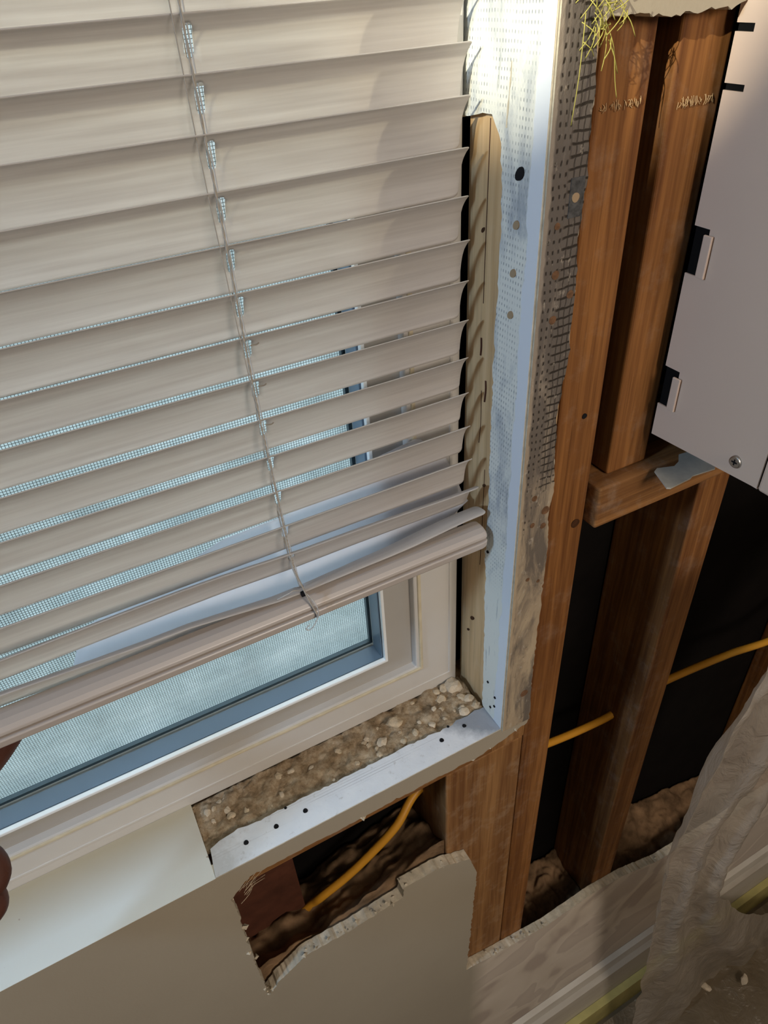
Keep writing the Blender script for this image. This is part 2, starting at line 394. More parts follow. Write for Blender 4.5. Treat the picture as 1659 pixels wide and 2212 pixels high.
def tube_data(path, r, seg=8, twist=None):
    vs, fs = [], []; up = Vector((.31, .17, .93))
    for i, p in enumerate(path):
        t = (path[min(i + 1, len(path) - 1)] - path[max(i - 1, 0)]).normalized()
        a = t.cross(up); a = a.normalized() if a.length > 1e-4 else Vector((1, 0, 0)); up = a.cross(t).normalized()
        rr = r(i / (len(path) - 1)) if callable(r) else r
        for k in range(seg):
            an = 2 * math.pi * k / seg; vs.append(p + a * math.cos(an) * rr + up * math.sin(an) * rr)
    for i in range(len(path) - 1):
        for k in range(seg):
            fs.append((i * seg + k, i * seg + (k + 1) % seg, (i + 1) * seg + (k + 1) % seg, (i + 1) * seg + k))
    fs.append(tuple(range(seg))[::-1]); fs.append(tuple((len(path) - 1) * seg + k for k in range(seg)))
    return vs, fs
def tubes(name, paths, r, mat, parent=None, seg=8, n=8):
    vs, fs = [], []
    for p in paths:
        a, b = tube_data(smooth_path(p, n), r, seg); k = len(vs); vs += a; fs += [tuple(i + k for i in f) for f in b]
    return P(name, vs, fs, mat, parent, smooth=True)
def disc(name, c, r, normal, mat, parent, depth=.0006, seg=14, squash=1.0):
    """small plug standing a hair proud of the surface, axis = normal"""
    nrm = Vector(normal).normalized(); a = nrm.orthogonal().normalized(); b = nrm.cross(a); c = Vector(c); vs, fs = [], []
    for t in (-depth, depth * .35):
        for k in range(seg):
            an = 2 * math.pi * k / seg; q = r * (1 + .04 * math.sin(3 * an + c.x * 900)); vs.append(c + nrm * t + a * math.cos(an) * q + b * math.sin(an) * q * squash)
    fs = [(k, (k + 1) % seg, seg + (k + 1) % seg, seg + k) for k in range(seg)] + [tuple(range(seg))[::-1], tuple(seg + k for k in range(seg))]
    return P(name, vs, fs, mat, parent)
def rock(name, loc, s, mat, seed):
    me = bpy.data.meshes.new(name); bm = bmesh.new(); bmesh.ops.create_icosphere(bm, subdivisions=2, radius=1)
    for v in bm.verts:
        d = 1 + .38 * noise.noise(v.co * 1.4 + Vector((seed * 3.1, 0, 0))) + .15 * noise.noise(v.co * 3.5 + Vector((0, seed, 0)))
        v.co = Vector((v.co.x * s[0] * d, v.co.y * s[1] * d, v.co.z * s[2] * d))
    bm.to_mesh(me); bm.free(); me.materials.append(mat); o = bpy.data.objects.new(name, me); COL.objects.link(o); o.location = loc
    o.rotation_euler = (0, 0, seed * 1.7); return o

# ================================================================== STRUCTURE
XL, XR, YB, ZF, ZC = -1.9, 1.9, -3.0, -1.20, 1.25
# front wall (drywall, 12.7 mm) with the window opening, the torn-out area and the torn hole
T = .0127
wl = -.82
out = [(XL, ZF), (XR, ZF), (XR, -.64), (.50, -.635), (.3502, -.6191), (.2731, -.5859), (.205, -.5743), (.1164, -.5827), (.0471, -.5689), (-.0278, -.551),
       (-.0193, -.2681), (-.0307, -.2236), (-.0641, -.2062), (-.0802, -.2038), (-.1169, -.203), (-.1177, -.2219), (-.1819, -.2279), (-.23, -.2243), (-.266, -.2461), (-.2808, -.2651),
       (-.2795, -.150), (-.2788, -.0431), (-.2581, -.0232), (-.2139, -.024), (-.1672, -.0248), (-.0822, -.0245), (-.02, -.0262), (.031, -.012),
       (.0332, -.0051), (.0309, .0323), (.0297, .128), (.031, .2069), (.0281, .2545), (.0305, .2708), (.025, .3351), (.0296, .3748), (.0292, .4178), (.0262, .4513), (.0285, .4809), (.0264, .5041), (.027, .5295), (.0242, .552),
       (.0323, .558), (.070, .5545), (.119, .5555), (.1286, .560), (.17, .565), (XR, .57), (XR, ZC), (XL, ZC)]
flags = [0, 0, 0] + [1] * 42 + [0] * 10
flags = flags[:len(out)]
for i in (9, 19, 20): flags[i] = 1
outl = ragged(out, flags, .003, .0011, 3)
winh = [(wl, -.0001), (wl, 1.0), (-.0001, 1.0), (-.0001, -.0001)]
# split the wall face: strip beside the window is its own object, the wall starts under / beside it
def clipbox(): pass
wall = slab('wall_front', outl, 0, T, M['wall'], holes=[winh], edge=M['gypsum']); tag(wall, kind='structure')


# frayed paper and plaster bits along the torn edges
random.seed(33)
vs, fs = [], []
for a, b, n_ in (((-.258, -.024), (-.02, -.026), 26), ((-.02, -.026), (.032, -.008), 10), ((-.2808, -.2651), (-.23, -.2243), 10), ((-.23, -.2243), (-.1177, -.2219), 14), ((-.117, -.203), (-.064, -.206), 10), ((-.2808, -.265), (-.2788, -.043), 16), ((-.028, -.551), (.35, -.619), 24)):
    for i in range(n_):
        t = random.random(); x = a[0] + (b[0] - a[0]) * t + random.gauss(0, .0015); z = a[1] + (b[1] - a[1]) * t + random.gauss(0, .0018); s_ = random.uniform(.0010, .0030)
        k = len(vs); c = Vector((x, random.uniform(-.0004, .009), z))
        pts = [Vector((random.gauss(0, 1), random.gauss(0, .6), random.gauss(0, 1))).normalized() * s_ * random.uniform(.6, 1.3) for _ in range(6)]
        base = [Vector((1, 0, 0)), Vector((0, 1, 0)), Vector((-1, 0, 0)), Vector((0, -1, 0)), Vector((0, 0, 1)), Vector((0, 0, -1))]
        vs += [c + base[q] * s_ * random.uniform(.5, 1.3) + pts[q] * .3 for q in range(6)]
        fs += [tuple(k + q for q in f) for f in ((0, 1, 4), (1, 2, 4), (2, 3, 4), (3, 0, 4), (1, 0, 5), (2, 1, 5), (3, 2, 5), (0, 3, 5))]
fray = mesh_ob('torn_plaster_bits', vs, fs, M['gypsum'], wall); fray['kind'] = 'stuff'
fr_ = []
for i in range(14):
    a = Vector((random.uniform(-.276, -.262), random.uniform(.0, .012), random.uniform(-.060, -.038)))
    fr_.append([a, a + Vector((random.uniform(.004, .012), .004, random.uniform(-.004, .003))), a + Vector((random.uniform(.010, .024), .010, random.uniform(-.010, .001)))])
tag(tubes('paper_fibres', fr_, .00028, M['crumb'], None, 4, 3), 'dusty torn paper fibres at the upper left of the wall hole', 'fibres', kind='stuff')
walls_ = [('wall_back', XL, XR, YB - .1, YB), ('wall_right', XR, XR + .1, YB, .12)]
for n_, a, b, c, d in walls_: tag(box(n_, a, b, c, d, ZF, ZC, M['room'], own=False), kind='structure')
lw = slab('wall_left', [(YB, ZF), (.12, ZF), (.12, ZC), (YB, ZC)], XL - .1, XL, M['room'], axis='x', holes=[[(-.42, .7), (-.42, 1.2), (-.14, 1.2), (-.14, .7)]]); tag(lw, kind='structure')  # unseen opening added to house the cool side fill
tag(box('floor', XL, XR, YB, 0, ZF - .1, ZF, M['floor'], own=False), kind='structure')
tag(box('ceiling', XL - .1, XR + .1, YB - .1, .16, ZC, ZC + .1, M['ceiling'], own=False), kind='structure')
tag(box('trim_1', XL, XR, -.30, -.0, ZC - .02, ZC, M['ceiling'], own=False), kind='structure')
# exterior sheathing behind the cavities (around the window)
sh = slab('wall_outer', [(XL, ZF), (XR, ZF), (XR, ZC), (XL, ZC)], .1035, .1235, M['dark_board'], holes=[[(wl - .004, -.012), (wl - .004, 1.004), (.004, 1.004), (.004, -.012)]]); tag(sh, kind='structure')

# sill: painted left part, rough mortar bed where it is torn out, white bead strip
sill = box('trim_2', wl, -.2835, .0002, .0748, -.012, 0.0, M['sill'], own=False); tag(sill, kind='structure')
sillp = [(-.2835, .0005), (-.0005, .0005), (-.0005, .0290), (-.02, .0282), (-.12, .0286), (-.262, .0300), (-.2800, .026)]
strip = slab('sill_corner_bead', ragged(sillp, [0, 0, 1, 1, 1, 1, 0], .004, .0010, 9), -.006, .0006, M['sill_strip'], axis='z')
tag(strip, 'white metal corner bead strip along the front edge of the torn out sill', 'corner bead')
for (x, y, r) in ((-.2515, .0161, .0022), (-.2239, .0167, .0022), (-.1962, .0173, .0022), (-.2105, .0285, .0013), (-.0558, .0178, .0022), (-.0426, .0275, .0013), (-.0287, .0205, .0020)):
    disc('nail_hole', (x, y, .0007), r, (0, 0, 1), M['hole'], strip)
def bed(u, v):
    x = -.2838 + u * .2833; y = .026 + v * .050
    z = -.0050 + .0038 * noise.noise(Vector((x * 90, y * 90, 0))) + .0022 * noise.noise(Vector((x * 260, y * 260, 3))) + .003 * u * u
    return Vector((x, y, z))
tag(grid('rough_sill_mortar', 150, 30, bed, M['rubble'], thick=.002), 'crumbly brown mortar bed exposed between window frame and white bead', 'mortar', kind='stuff')
box('sill_plate', XL + .03, .0, T + .0005, .1025, -.055, -.014, M['block'])
tag(bpy.data.objects['sill_plate'], 'horizontal timber plate under the window sill behind the drywall', 'timber')
random.seed(21)
for i in range(52):
    x = -.004 - random.random() ** 1.7 * .27; y = random.uniform(.033, .071); s = random.uniform(.0012, .0034) * (1.5 if x > -.05 else 1)
    if i == 0: x, y, s = -.012, .066, .0085
    if i == 1: x, y, s = -.030, .060, .0055
    if i == 2: x, y, s = -.085, .058, .0060
    if i == 3: x, y, s = -.105, .046, .0052
    o = rock('plaster_crumb', (x, y, bed((x + .2838) / .2833, (y - .026) / .05).z + s * .35), (s * 1.2, s, s * .65), M['crumb' if i % 3 else 'crumb_white'], i * .77)
    if i == 0: tag(o, 'largest rounded plaster crumb in the far corner of the sill', 'crumb')
    elif i == 2: tag(o, 'flat pale plaster flake midway along the torn sill', 'crumb')
    else: tag(o, 'small crumb of broken plaster lying on the torn out sill', 'crumb', 'plaster crumbs on the sill')

# jamb: drywall return above the break (white patch), bead strip below
jr = [(.0005, -.004), (.0305, .0015), (.0312, .012), (.0338, .113), (.0372, .193), (.0362, .264), (.039, .360), (.0370, .425), (.0372, .4735), (.0400, .500), (.0424, .5043), (.0500, .5135), (.0636, .512), (.0706, .5105), (.0830, .508), (.0830, .998), (.0005, .998)]
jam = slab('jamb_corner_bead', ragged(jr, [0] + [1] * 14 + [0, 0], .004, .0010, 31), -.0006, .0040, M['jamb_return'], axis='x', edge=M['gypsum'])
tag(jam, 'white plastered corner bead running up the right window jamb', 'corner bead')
disc('nail_hole', (-.0008, .0210, .4875), .0030, (1, 0, 0), M['hole'], jam, squash=1.5)
for (y, z) in ((.0215, .46), (.0219, .4319), (.0222, .4056)): disc('screw_dimple', (-.0008, y, z), .0023, (1, 0, 0), M['tan_dot'], jam, squash=1.3)
for (y, z) in ((.012, .035), (.024, .045), (.018, .014), (.034, .200), (.012, .022)): disc('nail_hole', (-.0008, y, z), .0013, (1, 0, 0), M['hole'], jam)
# crack in the plaster
crk = [(.0335, .540), (.0345, .530), (.0355, .520), (.0362, .5085), (.0350, .5085), (.0343, .520), (.0335, .530)]
o = slab('plaster_crack', ragged(crk, [1] * 7, .003, .0004, 3), -.0010, .0005, M['gypsum'], jam, axis='x')

# wall face strip with mesh showing
fsp = [(.0004, -.0030), (.0325, -.0045), (.0304, .0323), (.0292, .128), (.0305, .2069), (.0276, .2545), (.0300, .2708), (.0245, .3351), (.0291, .3748), (.0287, .4178), (.0257, .4513), (.0280, .4809), (.0259, .5041), (.0265, .5295), (.0237, .556), (.0237, .75), (.0004, .75)]
face = slab('mesh_plaster_strip', ragged(fsp, [0] + [1] * 13 + [0, 0, 0], .004, .0009, 47), -.0014, -.0001, M['face_strip'], edge=M['gypsum'])
tag(face, 'beige plaster strip on the wall face with grey mesh showing, right of the window corner', 'plaster strip')
for (x, z, r) in ((.0098, .4626, .0020), (.0118, .4348, .0027), (.0129, .4071, .0027), (.0245, .4205, .0026)): disc('screw_dimple', (x, -.0015, z), r, (0, -1, 0), M['brown_dot'], face)
for (x, z, r) in ((.0123, .2717, .0024), (.0236, .2564, .0036), (.0125, .2465, .0022), (.0229, .242, .0026), (.0221, .0416, .0042), (.0131, .1907, .0018), (.0240, .184, .0016)): disc('nail_hole', (x, -.0015, z), r, (0, -1, 0), M['brown_dot'], face)
box('mesh_scrap', .0165, .0262, -.0018, -.0014, .4655, .4865, plain('grey_mesh_scrap', (.075, .075, .075), .9, .1, var=.4, scale=300), face)
disc('screw_dimple', (.0204, -.0020, .4762), .0026, (0, -1, 0), M['tan_dot'], face)

# ================================================================== TIMBER FRAME
def timber(name, x0, x1, y0, y1, z0, z1, mat, label, cat='stud', bevel=.0022):
    o = box(name, x0, x1, y0, y1, z0, z1, mat, bevel=bevel, seg=3); tag(o, label, cat); return o
Y0, Y1 = T + .0006, .1025
jack = timber('jack_stud', .0045, .0400, Y0, .0805, -.0135, ZC - .02, M['jamb_wood'], 'pale bare timber stud forming the right side of the window opening')
king = timber('king_stud', .0410, .0790, Y0, Y1, -1.19, ZC - .02, M['stud'], 'tall orange timber stud right beside the meshed plaster strip')
crip = timber('trimmer_stud', -.0535, .0402, Y0, Y1, -1.19, -.0565, M['stud_dusty'], 'wide dusty timber stud below the right end of the sill')
box('sill_packer', .0004, .0402, Y0, Y1, -.0555, -.0145, M['stud_dusty']); tag(bpy.data.objects['sill_packer'], 'short dusty timber packer under the sill corner, on top of the wide stud', 'timber')
blockL = timber('horizontal_blocking', .0800, .55, Y0 - .012, Y1, .2114, .2510, M['block'], 'horizontal timber block nailed between studs below the white cabinet', 'timber')
up2 = timber('upper_stud', .0970, .1372, Y0, Y1, .2516, ZC - .02, M['stud'], 'timber stud standing on the horizontal block, left of the white cabinet')
low3 = timber('lower_stud', .2160, .2555, Y0, Y1, -1.19, .2108, M['stud'], 'lower orange timber stud beneath the horizontal block')
timber('far_stud', .60, .638, Y0, Y1, -1.19, ZC - .02, M['stud'], 'timber stud behind the hanging plastic at the far right')
# splintered saw marks across the two upper studs
for st, xs, z in ((king, (.043, .076), .5165), (up2, (.101, .130), .512)):
    ps = []
    random.seed(int(z * 1e4))
    for i in range(26):
        x = random.uniform(*xs); ps.append([(x, Y0 - .0002, z + random.uniform(-.0016, .0016)), (x + random.uniform(-.0010, .0010), Y0 - random.uniform(.0005, .0016), z - random.uniform(.0, .003)), (x + random.uniform(-.002, .002), Y0 - .0008, z - random.uniform(.002, .0045))])
    tubes('splinters', ps, .00022, plain('pale_splinter', (.52, .36, .20), .8, .2) if st is king else bpy.data.materials['pale_splinter'], st, 4, 3)
disc('nail_hole', (.0640, Y0 - .0003, .3165), .0022, (0, -1, 0), M['hole'], king)
disc('knot', (.0700, Y0 - .0003, .2140), .0042, (0, -1, 0), plain('dark_knot', (.06, .025, .01), .8, .2, var=.3, scale=300), king)
for (y, z, r) in ((.062, .447, .0012), (.066, .075, .0013), (.060, .096, .0020), (.050, .255, .0012)):
    disc('knot', (.0043, y, z), r, (-1, 0, 0), bpy.data.materials['dark_knot'], jack, squash=2.0)
# drying checks in the jamb timber
for p_, r_ in (([(.0044, .058, .51), (.0044, .0585, .47), (.0044, .059, .43), (.0044, .0592, .40)], .0003), ([(.0044, .058, .335), (.0044, .0575, .310), (.0044, .0590, .290)], .0003), ([(.0044, .050, .27), (.0044, .0505, .22), (.0044, .0515, .17)], .0003),
               ([(.0044, .053, .345), (.0044, .0525, .338), (.0044, .0535, .328)], .0008), ([(.0044, .060, .375), (.0044, .0597, .368), (.0044, .0602, .362)], .0008)):
    tubes('drying_crack', [p_], r_, M['brick_red'], jack, 5)

# things in the cavities
rb = box('reddish_board', -.298, -.212, .060, .078, -.30, -.122, M['brick_red'], bevel=.001); tag(rb, 'reddish board end standing inside the torn wall hole at its left', 'board')
c1 = tubes('yellow_cable', [[(-.31, .055, -.32), (-.215, .058, -.262), (-.1935, .052, -.2384), (-.1626, .050, -.2212), (-.1317, .050, -.2019), (-.0944, .052, -.1754), (-.0572, .066, -.1544), (.0, .066, -.150), (.06, .052, -.162), (.1151, .050, -.1731), (.17, .050, -.1835), (.2204, .050, -.187), (.27, .046, -.168), (.317, .040, -.160), (.40, .035, -.166), (.5039, .03, -.1807), (.60, .045, -.17), (.9, .05, -.17)]], .0050, M['cable'])
tag(c1, 'yellow electrical cable running horizontally through the wall cavities behind the studs', 'cable')
def fluff(name, x0, x1, zb, ztop, label, seed, y0=.016, y1=.100):
    def f(u, v):
        x = x0 + u * (x1 - x0); y = y0 + v * (y1 - y0)
        z = ztop(u, v) + .011 * noise.noise(Vector((x * 45, y * 45, seed))) + .006 * noise.noise(Vector((x * 130, y * 130, seed + 4)))
        return Vector((x, y, z))
    nu, nv = 60, 36
    vs = [f(i / nu, j / nv) for j in range(nv + 1) for i in range(nu + 1)]
    fs = [(j * (nu + 1) + i, j * (nu + 1) + i + 1, (j + 1) * (nu + 1) + i + 1, (j + 1) * (nu + 1) + i) for j in range(nv) for i in range(nu)]
    k = len(vs); rim = [i for i in range(nu + 1)] + [j * (nu + 1) + nu for j in range(1, nv + 1)] + [nv * (nu + 1) + i for i in range(nu - 1, -1, -1)] + [j * (nu + 1) for j in range(nv - 1, 0, -1)]
    for i in rim: vs.append(Vector((vs[i].x, vs[i].y, zb)))
    for a in range(len(rim)):
        b = (a + 1) % len(rim); fs.append((rim[a], k + a, k + b, rim[b]))
    fs.append(tuple(k + a for a in range(len(rim))))
    o = mesh_ob(name, vs, fs, M['insul'], smooth=True); tag(o, label, 'insulation', kind='stuff'); return o
fluff('loose_insulation', -.40, -.0545, -.50, lambda u, v: -.252 + .022 * max(0, 1 - v * 4) + .040 * min(1, max(0, (u - .55) / .40)) - .045 * max(0, v - .45), 'brown loose insulation heaped inside the torn hole under the sill', 1.)
fluff('loose_insulation', .0800, .2150, -1.0, lambda u, v: -.64 + .02 * v, 'dark brown insulation at the bottom of the middle cavity', 7.)
fluff('loose_insulation', .2565, .599, -1.0, lambda u, v: -.665 + .05 * v - .10 * max(0, u - .25), 'brown insulation at the bottom of the right cavity by the plastic', 12.)

# yellow fibres of torn tape at the top
random.seed(4); fib = []
for i in range(80):
    a = Vector((random.gauss(.0235, .006), -.004 + random.uniform(-.003, .002), random.uniform(.548, .585)))
    d = Vector((random.uniform(-.010, .012), random.uniform(-.004, .003), random.uniform(-.014, .012)))
    fib.append([a, a + d * .5 + Vector((0, -.002, 0)), a + d])
fib += [[(.0265, -.004, .555), (.031, -.006, .545), (.0365, -.004, .530), (.0400, -.003, .522)], [(.030, -.003, .548), (.033, -.005, .541), (.0385, -.003, .533)], [(.013, -.004, .56), (.0118, -.005, .535), (.0105, -.004, .513)], [(.027, -.002, .56), (.028, -.004, .545), (.0275, -.003, .535)]]
tag(tubes('yellow_tape_fibres', fib, .00026, M['fibre'], None, 4, 3), 'tangle of yellow fibres hanging off the torn drywall at the top', 'fibres', kind='stuff')

# ================================================================== WHITE CABINET
cabr = empty('wall_cabinet', (.34, -.04, .285)); tag(cabr, 'white sheet metal wall cabinet with slotted side above the horizontal timber block', 'cabinet')
CX = .1275
side = [(.0045, .285), (-.0915, .289), (-.0915, .93), (.0045, .93)]
def notch(z0, z1, d): return [(.0045, z1), (.0045 - d, z1), (.0045 - d, z0), (.0045, z0)]
so = [(.0045, .285), (-.0900, .2905), (-.0900, .93), (.0045, .93)]
for z0, z1, d in ((.5435, .5475, .012), (.5155, .5190, .014), (.4100, .4405, .0125), (.3118, .3425, .0135)): so += notch(z0, z1, d)
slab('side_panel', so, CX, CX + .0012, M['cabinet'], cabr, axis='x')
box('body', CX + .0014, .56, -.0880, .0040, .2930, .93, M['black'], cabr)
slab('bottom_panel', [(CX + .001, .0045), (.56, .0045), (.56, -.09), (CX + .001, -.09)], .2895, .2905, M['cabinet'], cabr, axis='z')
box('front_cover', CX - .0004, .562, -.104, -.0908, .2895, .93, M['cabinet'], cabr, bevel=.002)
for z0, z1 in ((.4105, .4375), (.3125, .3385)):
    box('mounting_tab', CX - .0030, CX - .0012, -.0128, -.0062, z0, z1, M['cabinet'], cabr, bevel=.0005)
sc = disc('screw', (CX - .0008, -.0702, .3011), .0046, (-1, 0, 0), M['steel'], cabr, depth=.0030, seg=24)
sb = sc.modifiers.new('bevel', 'BEVEL'); sb.width = .0008; sb.segments = 2
rec = multibox('screw_recess', [(CX - .0021, CX - .0019, -.0702 - .0022, -.0702 + .0022, .3011 - .0005, .3011 + .0005), (CX - .00211, CX - .00191, -.0702 - .0005, -.0702 + .0005, .3011 - .0022, .3011 + .0022)], M['hole'], sc)
rec.data.update()
brk = slab('metal_bracket', [(.1215, -.0250), (.1240, -.0268), (.1462, -.0255), (.1500, -.0240), (.1720, -.0262), (.1900, .0), (.1634, .0030), (.1560, -.004), (.1480, -.007), (.1345, -.0020), (.1300, -.004)], .2522, .2534, M['zinc'], axis='z')
tag(brk, 'small bent zinc bracket lying on the horizontal block under the cabinet', 'bracket')

# ================================================================== WINDOW
win = empty('window_1', (-.41, .10, 0)); tag(win, kind='structure')
def ring2(name, o4, i4, y0, y1, mat, parent, bevel=.0015):
    """rectangular ring: o4 and i4 are (x0, x1, z0, z1) of the outer and inner edge"""
    vs = []
    for y in (y0, y1):
        for (a, b, c, d) in (o4, i4): vs += [(a, y, c), (b, y, c), (b, y, d), (a, y, d)]
    fs = []
    for k in range(4):
        n_ = (k + 1) % 4
        fs += [(k, n_, 4 + n_, 4 + k), (8 + k, 12 + k, 12 + n_, 8 + n_), (k, 8 + k, 8 + n_, n_), (4 + k, 4 + n_, 12 + n_, 12 + k)]
    o = P(name, vs, fs, mat, parent)
    if bevel:
        b = o.modifiers.new('bevel', 'BEVEL'); b.width = bevel; b.segments = 2; b.limit_method = 'ANGLE'
    return o
def ring(name, x0, x1, z0, z1, w, y0, y1, mat, parent, bevel=.0015):
    return ring2(name, (x0, x1, z0, z1), (x0 + w, x1 - w, z0 + w, z1 - w), y0, y1, mat, parent, bevel)
x0, x1, z0, z1 = wl + .004, -.0032, -.0030, .994
ring('frame', x0, x1, z0, z1, .0455, .0750, .1180, M['vinyl'], win)
ring('frame_lip', x0 + .0385, x1 - .0385, z0 + .0405, z1 - .0385, .0035, .0735, .0900, M['caulk'], win, .001)
fr = ring('outer_lip', x0 + .0002, x1 - .006, z0 + .0142, z1 - .006, .0030, .0742, .0760, M['vinyl'], win, .0006)
sx0, sx1, sz0, sz1 = x0 + .0422, x1 - .0422, z0 + .0442, z1 - .0422
sash = ring2('sash', (sx0, sx1, sz0, sz1), (-.7790, -.0782, .0662, .9620), .0830, .1110, M['vinyl_sash'], win)
ring('glazing_bead', -.0775 - .0026 - .70, -.0775 + .0006, .0655, .963, .0030, .0778, .0826, M['vinyl_rim'], sash, .0007)
ring('glazing_channel', -.7785, -.0786, .0664, .9615, .0026, .0829, .1000, M['channel'], sash, 0)
gl = box('pane', -.7775, -.0800, .1000, .1030, .0690, .9600, M['glass'], sash)
ring('spacer', -.7775, -.0802, .0692, .9600, .0030, .1032, .1075, M['spacer'], sash, 0)
gl2 = box('pane', -.7775, -.0800, .1078, .1090, .0690, .9600, M['glass'], sash)
mesh_ob('insect_screen', [(-.79, .1340, .03), (-.036, .1340, .03), (-.036, .1340, .96), (-.79, .1340, .96)], [(0, 1, 2, 3)], M['screen'], win); rel(bpy.data.objects['insect_screen'], win)

# ================================================================== VENETIAN BLIND
blind = empty('venetian_blind', (-.405, .055, .955)); tag(blind, 'off white venetian blind hanging closed in the window, its bottom pulled inward', 'blind')
XE = -.0095; XS = -.805; XC = -.1590
prof = [(0, 0), (.0022, -.0010), (.0052, -.0038), (.0082, -.0078), (.0103, -.0125), (.0116, -.0175), (.0124, -.0225), (.0128, -.0265), (.0126, -.0295)]
def prof_at(t, amt=1.):
    f = t * (len(prof) - 1); i = min(int(f), len(prof) - 2); k = f - i
    return (prof[i][0] * (1 - k) + prof[i + 1][0] * k, prof[i][1] * (1 - k) + prof[i + 1][1] * k)
def slat_mesh(edge, xe, rot=None, slot=True):
    """edge(x)->(y,z) of the room-side lip; rot(x)-> extra tilt in radians (towards flat)"""
    hw, hl, tc = .0024, .20, .44       # slot half width (m), half length and centre in chord parameter
    xs = [XS, -.6, -.45, -.40, -.35, -.30, -.27, -.24, -.21, -.18, XC - .006]
    cs = [XC - hw, XC - hw * .7, XC - hw * .3, XC + hw * .3, XC + hw * .7, XC + hw] if slot else []
    xs += cs + [XC + .006, -.13, -.11, -.09, -.07, -.05, -.035, -.024]
    R = .0042; xs += [xe - R, xe - R * .55, xe - R * .25, xe - R * .07, xe]
    n = 14; ts = [j / n for j in range(n + 1)]; k0, k1 = 4, 9
    L = .0345
    vs, fs = [], []; idx = {}
    for i, x in enumerate(xs):
        a = 0.
        if x > xe - R: q = (x - (xe - R)) / R; a = (1 - math.sqrt(max(0, 1 - q * q))) * R / L
        for j, t in enumerate(ts):
            tt = a + t * (1 - 2.2 * a) if a else t
            if cs and cs[0] - 1e-6 <= x <= cs[-1] + 1e-6:
                u = (x - XC) / hw; cap = (1 - math.sqrt(max(0, 1 - u * u))) * hw / L
                lo, hi = tc - hl + cap, tc + hl - cap
                if j <= k0: tt = lo * j / k0
                elif j >= k1: tt = hi + (1 - hi) * (j - k1) / (n - k1)
                else: tt = lo + (hi - lo) * (j - k0) / (k1 - k0)
            py, pz = prof_at(tt); ey, ez = edge(x)
            if rot:
                r = rot(x); py, pz = py * math.cos(r) - pz * math.sin(r), py * math.sin(r) + pz * math.cos(r)
            idx[i, j] = len(vs); vs.append(Vector((x, ey + py, ez + pz)))
    for i in range(len(xs) - 1):
        inslot = cs and cs[0] - 1e-6 <= xs[i] and xs[i + 1] <= cs[-1] + 1e-6
        for j in range(n):
            if inslot and k0 <= j < k1: continue
            fs.append((idx[i, j], idx[i + 1, j], idx[i + 1, j + 1], idx[i, j + 1]))
    return vs, fs
def slat(edge, xe=XE, rot=None):
    vs, fs = slat_mesh(edge, xe, rot); o = P('slat', vs, fs, M['slat'], blind, smooth=True)
    s = o.modifiers.new('thickness', 'SOLIDIFY'); s.thickness = .00055; s.offset = 0
    return o
rows = [(.0600, .5712), (.0580, .5482), (.0568, .5236), (.0572, .4974), (.0570, .4711), (.0558, .4455), (.0557, .4200), (.0552, .3936), (.0540, .3670), (.0520, .3410), (.0492, .3150), (.0460, .2880)]
z = .5712
up = []
while z < .90: z += .0247; up.append((.0600, z))
for y, zz in up[::-1] + rows:
    slat(lambda x, y=y, zz=zz: (y - .0008, zz), XE + random.uniform(-.0006, .0006))
def interp(tab):
    def f(x):
        if x <= tab[0][0]: return tab[0][1:]
        for a, b in zip(tab, tab[1:]):
            if x <= b[0]:
                k = (x - a[0]) / (b[0] - a[0]); k = k * k * (3 - 2 * k); return tuple(p * (1 - k) + q * k for p, q in zip(a[1:], b[1:]))
        return tab[-1][1:]
    return f
slat(interp([(-.40, .0390, .2695), (-.235, .0388, .2715), (-.137, .0388, .2675), (-.011, .0392, .2640)]), -.0070, lambda x: .10 + .12 * min(1, max(0, (x + .25) / .24)))
slat(interp([(-.40, .0330, .2500), (-.3557, .0318, .2500), (-.2495, .0318, .2450), (-.1681, .0318, .2369), (-.0877, .0318, .2381), (-.0105, .0318, .2433)]), -.0050, lambda x: .22 + .42 * min(1, max(0, (x + .30) / .24)))
# bottom rail: rounded body with a groove along its face
rp = [(.0268, .2135), (.0256, .2150), (.0252, .2196), (.0256, .2206), (.0300, .2212), (.0300, .2232), (.0258, .2236), (.0262, .2262), (.0285, .2285), (.0330, .2300), (.0380, .2302), (.0430, .2295), (.0462, .2272), (.0475, .2240), (.0470, .2195), (.0450, .2155), (.0420, .2135)]
vs, fs = [], []; ends = (XS, -.0080)
for x, s in ((XS, 1.), (-.0115, 1.), (-.0085, .96), (-.0068, .84)):
    for (a, b) in rp: vs.append((x, .036 + (a - .036) * s, .2255 + (b - .2255) * s))
n = len(rp)
for k in range(3):
    for i in range(n): fs.append((k * n + i, k * n + (i + 1) % n, (k + 1) * n + (i + 1) % n, (k + 1) * n + i))
fs += [tuple(range(n))[::-1], tuple(3 * n + i for i in range(n))]
rail = P('bottom_rail', vs, fs, M['rail'], blind)
b = rail.modifiers.new('bevel', 'BEVEL'); b.width = .0006; b.segments = 2
box('head_rail', XS, -.006, .048, .074, .955, .990, M['rail'], blind, bevel=.001)
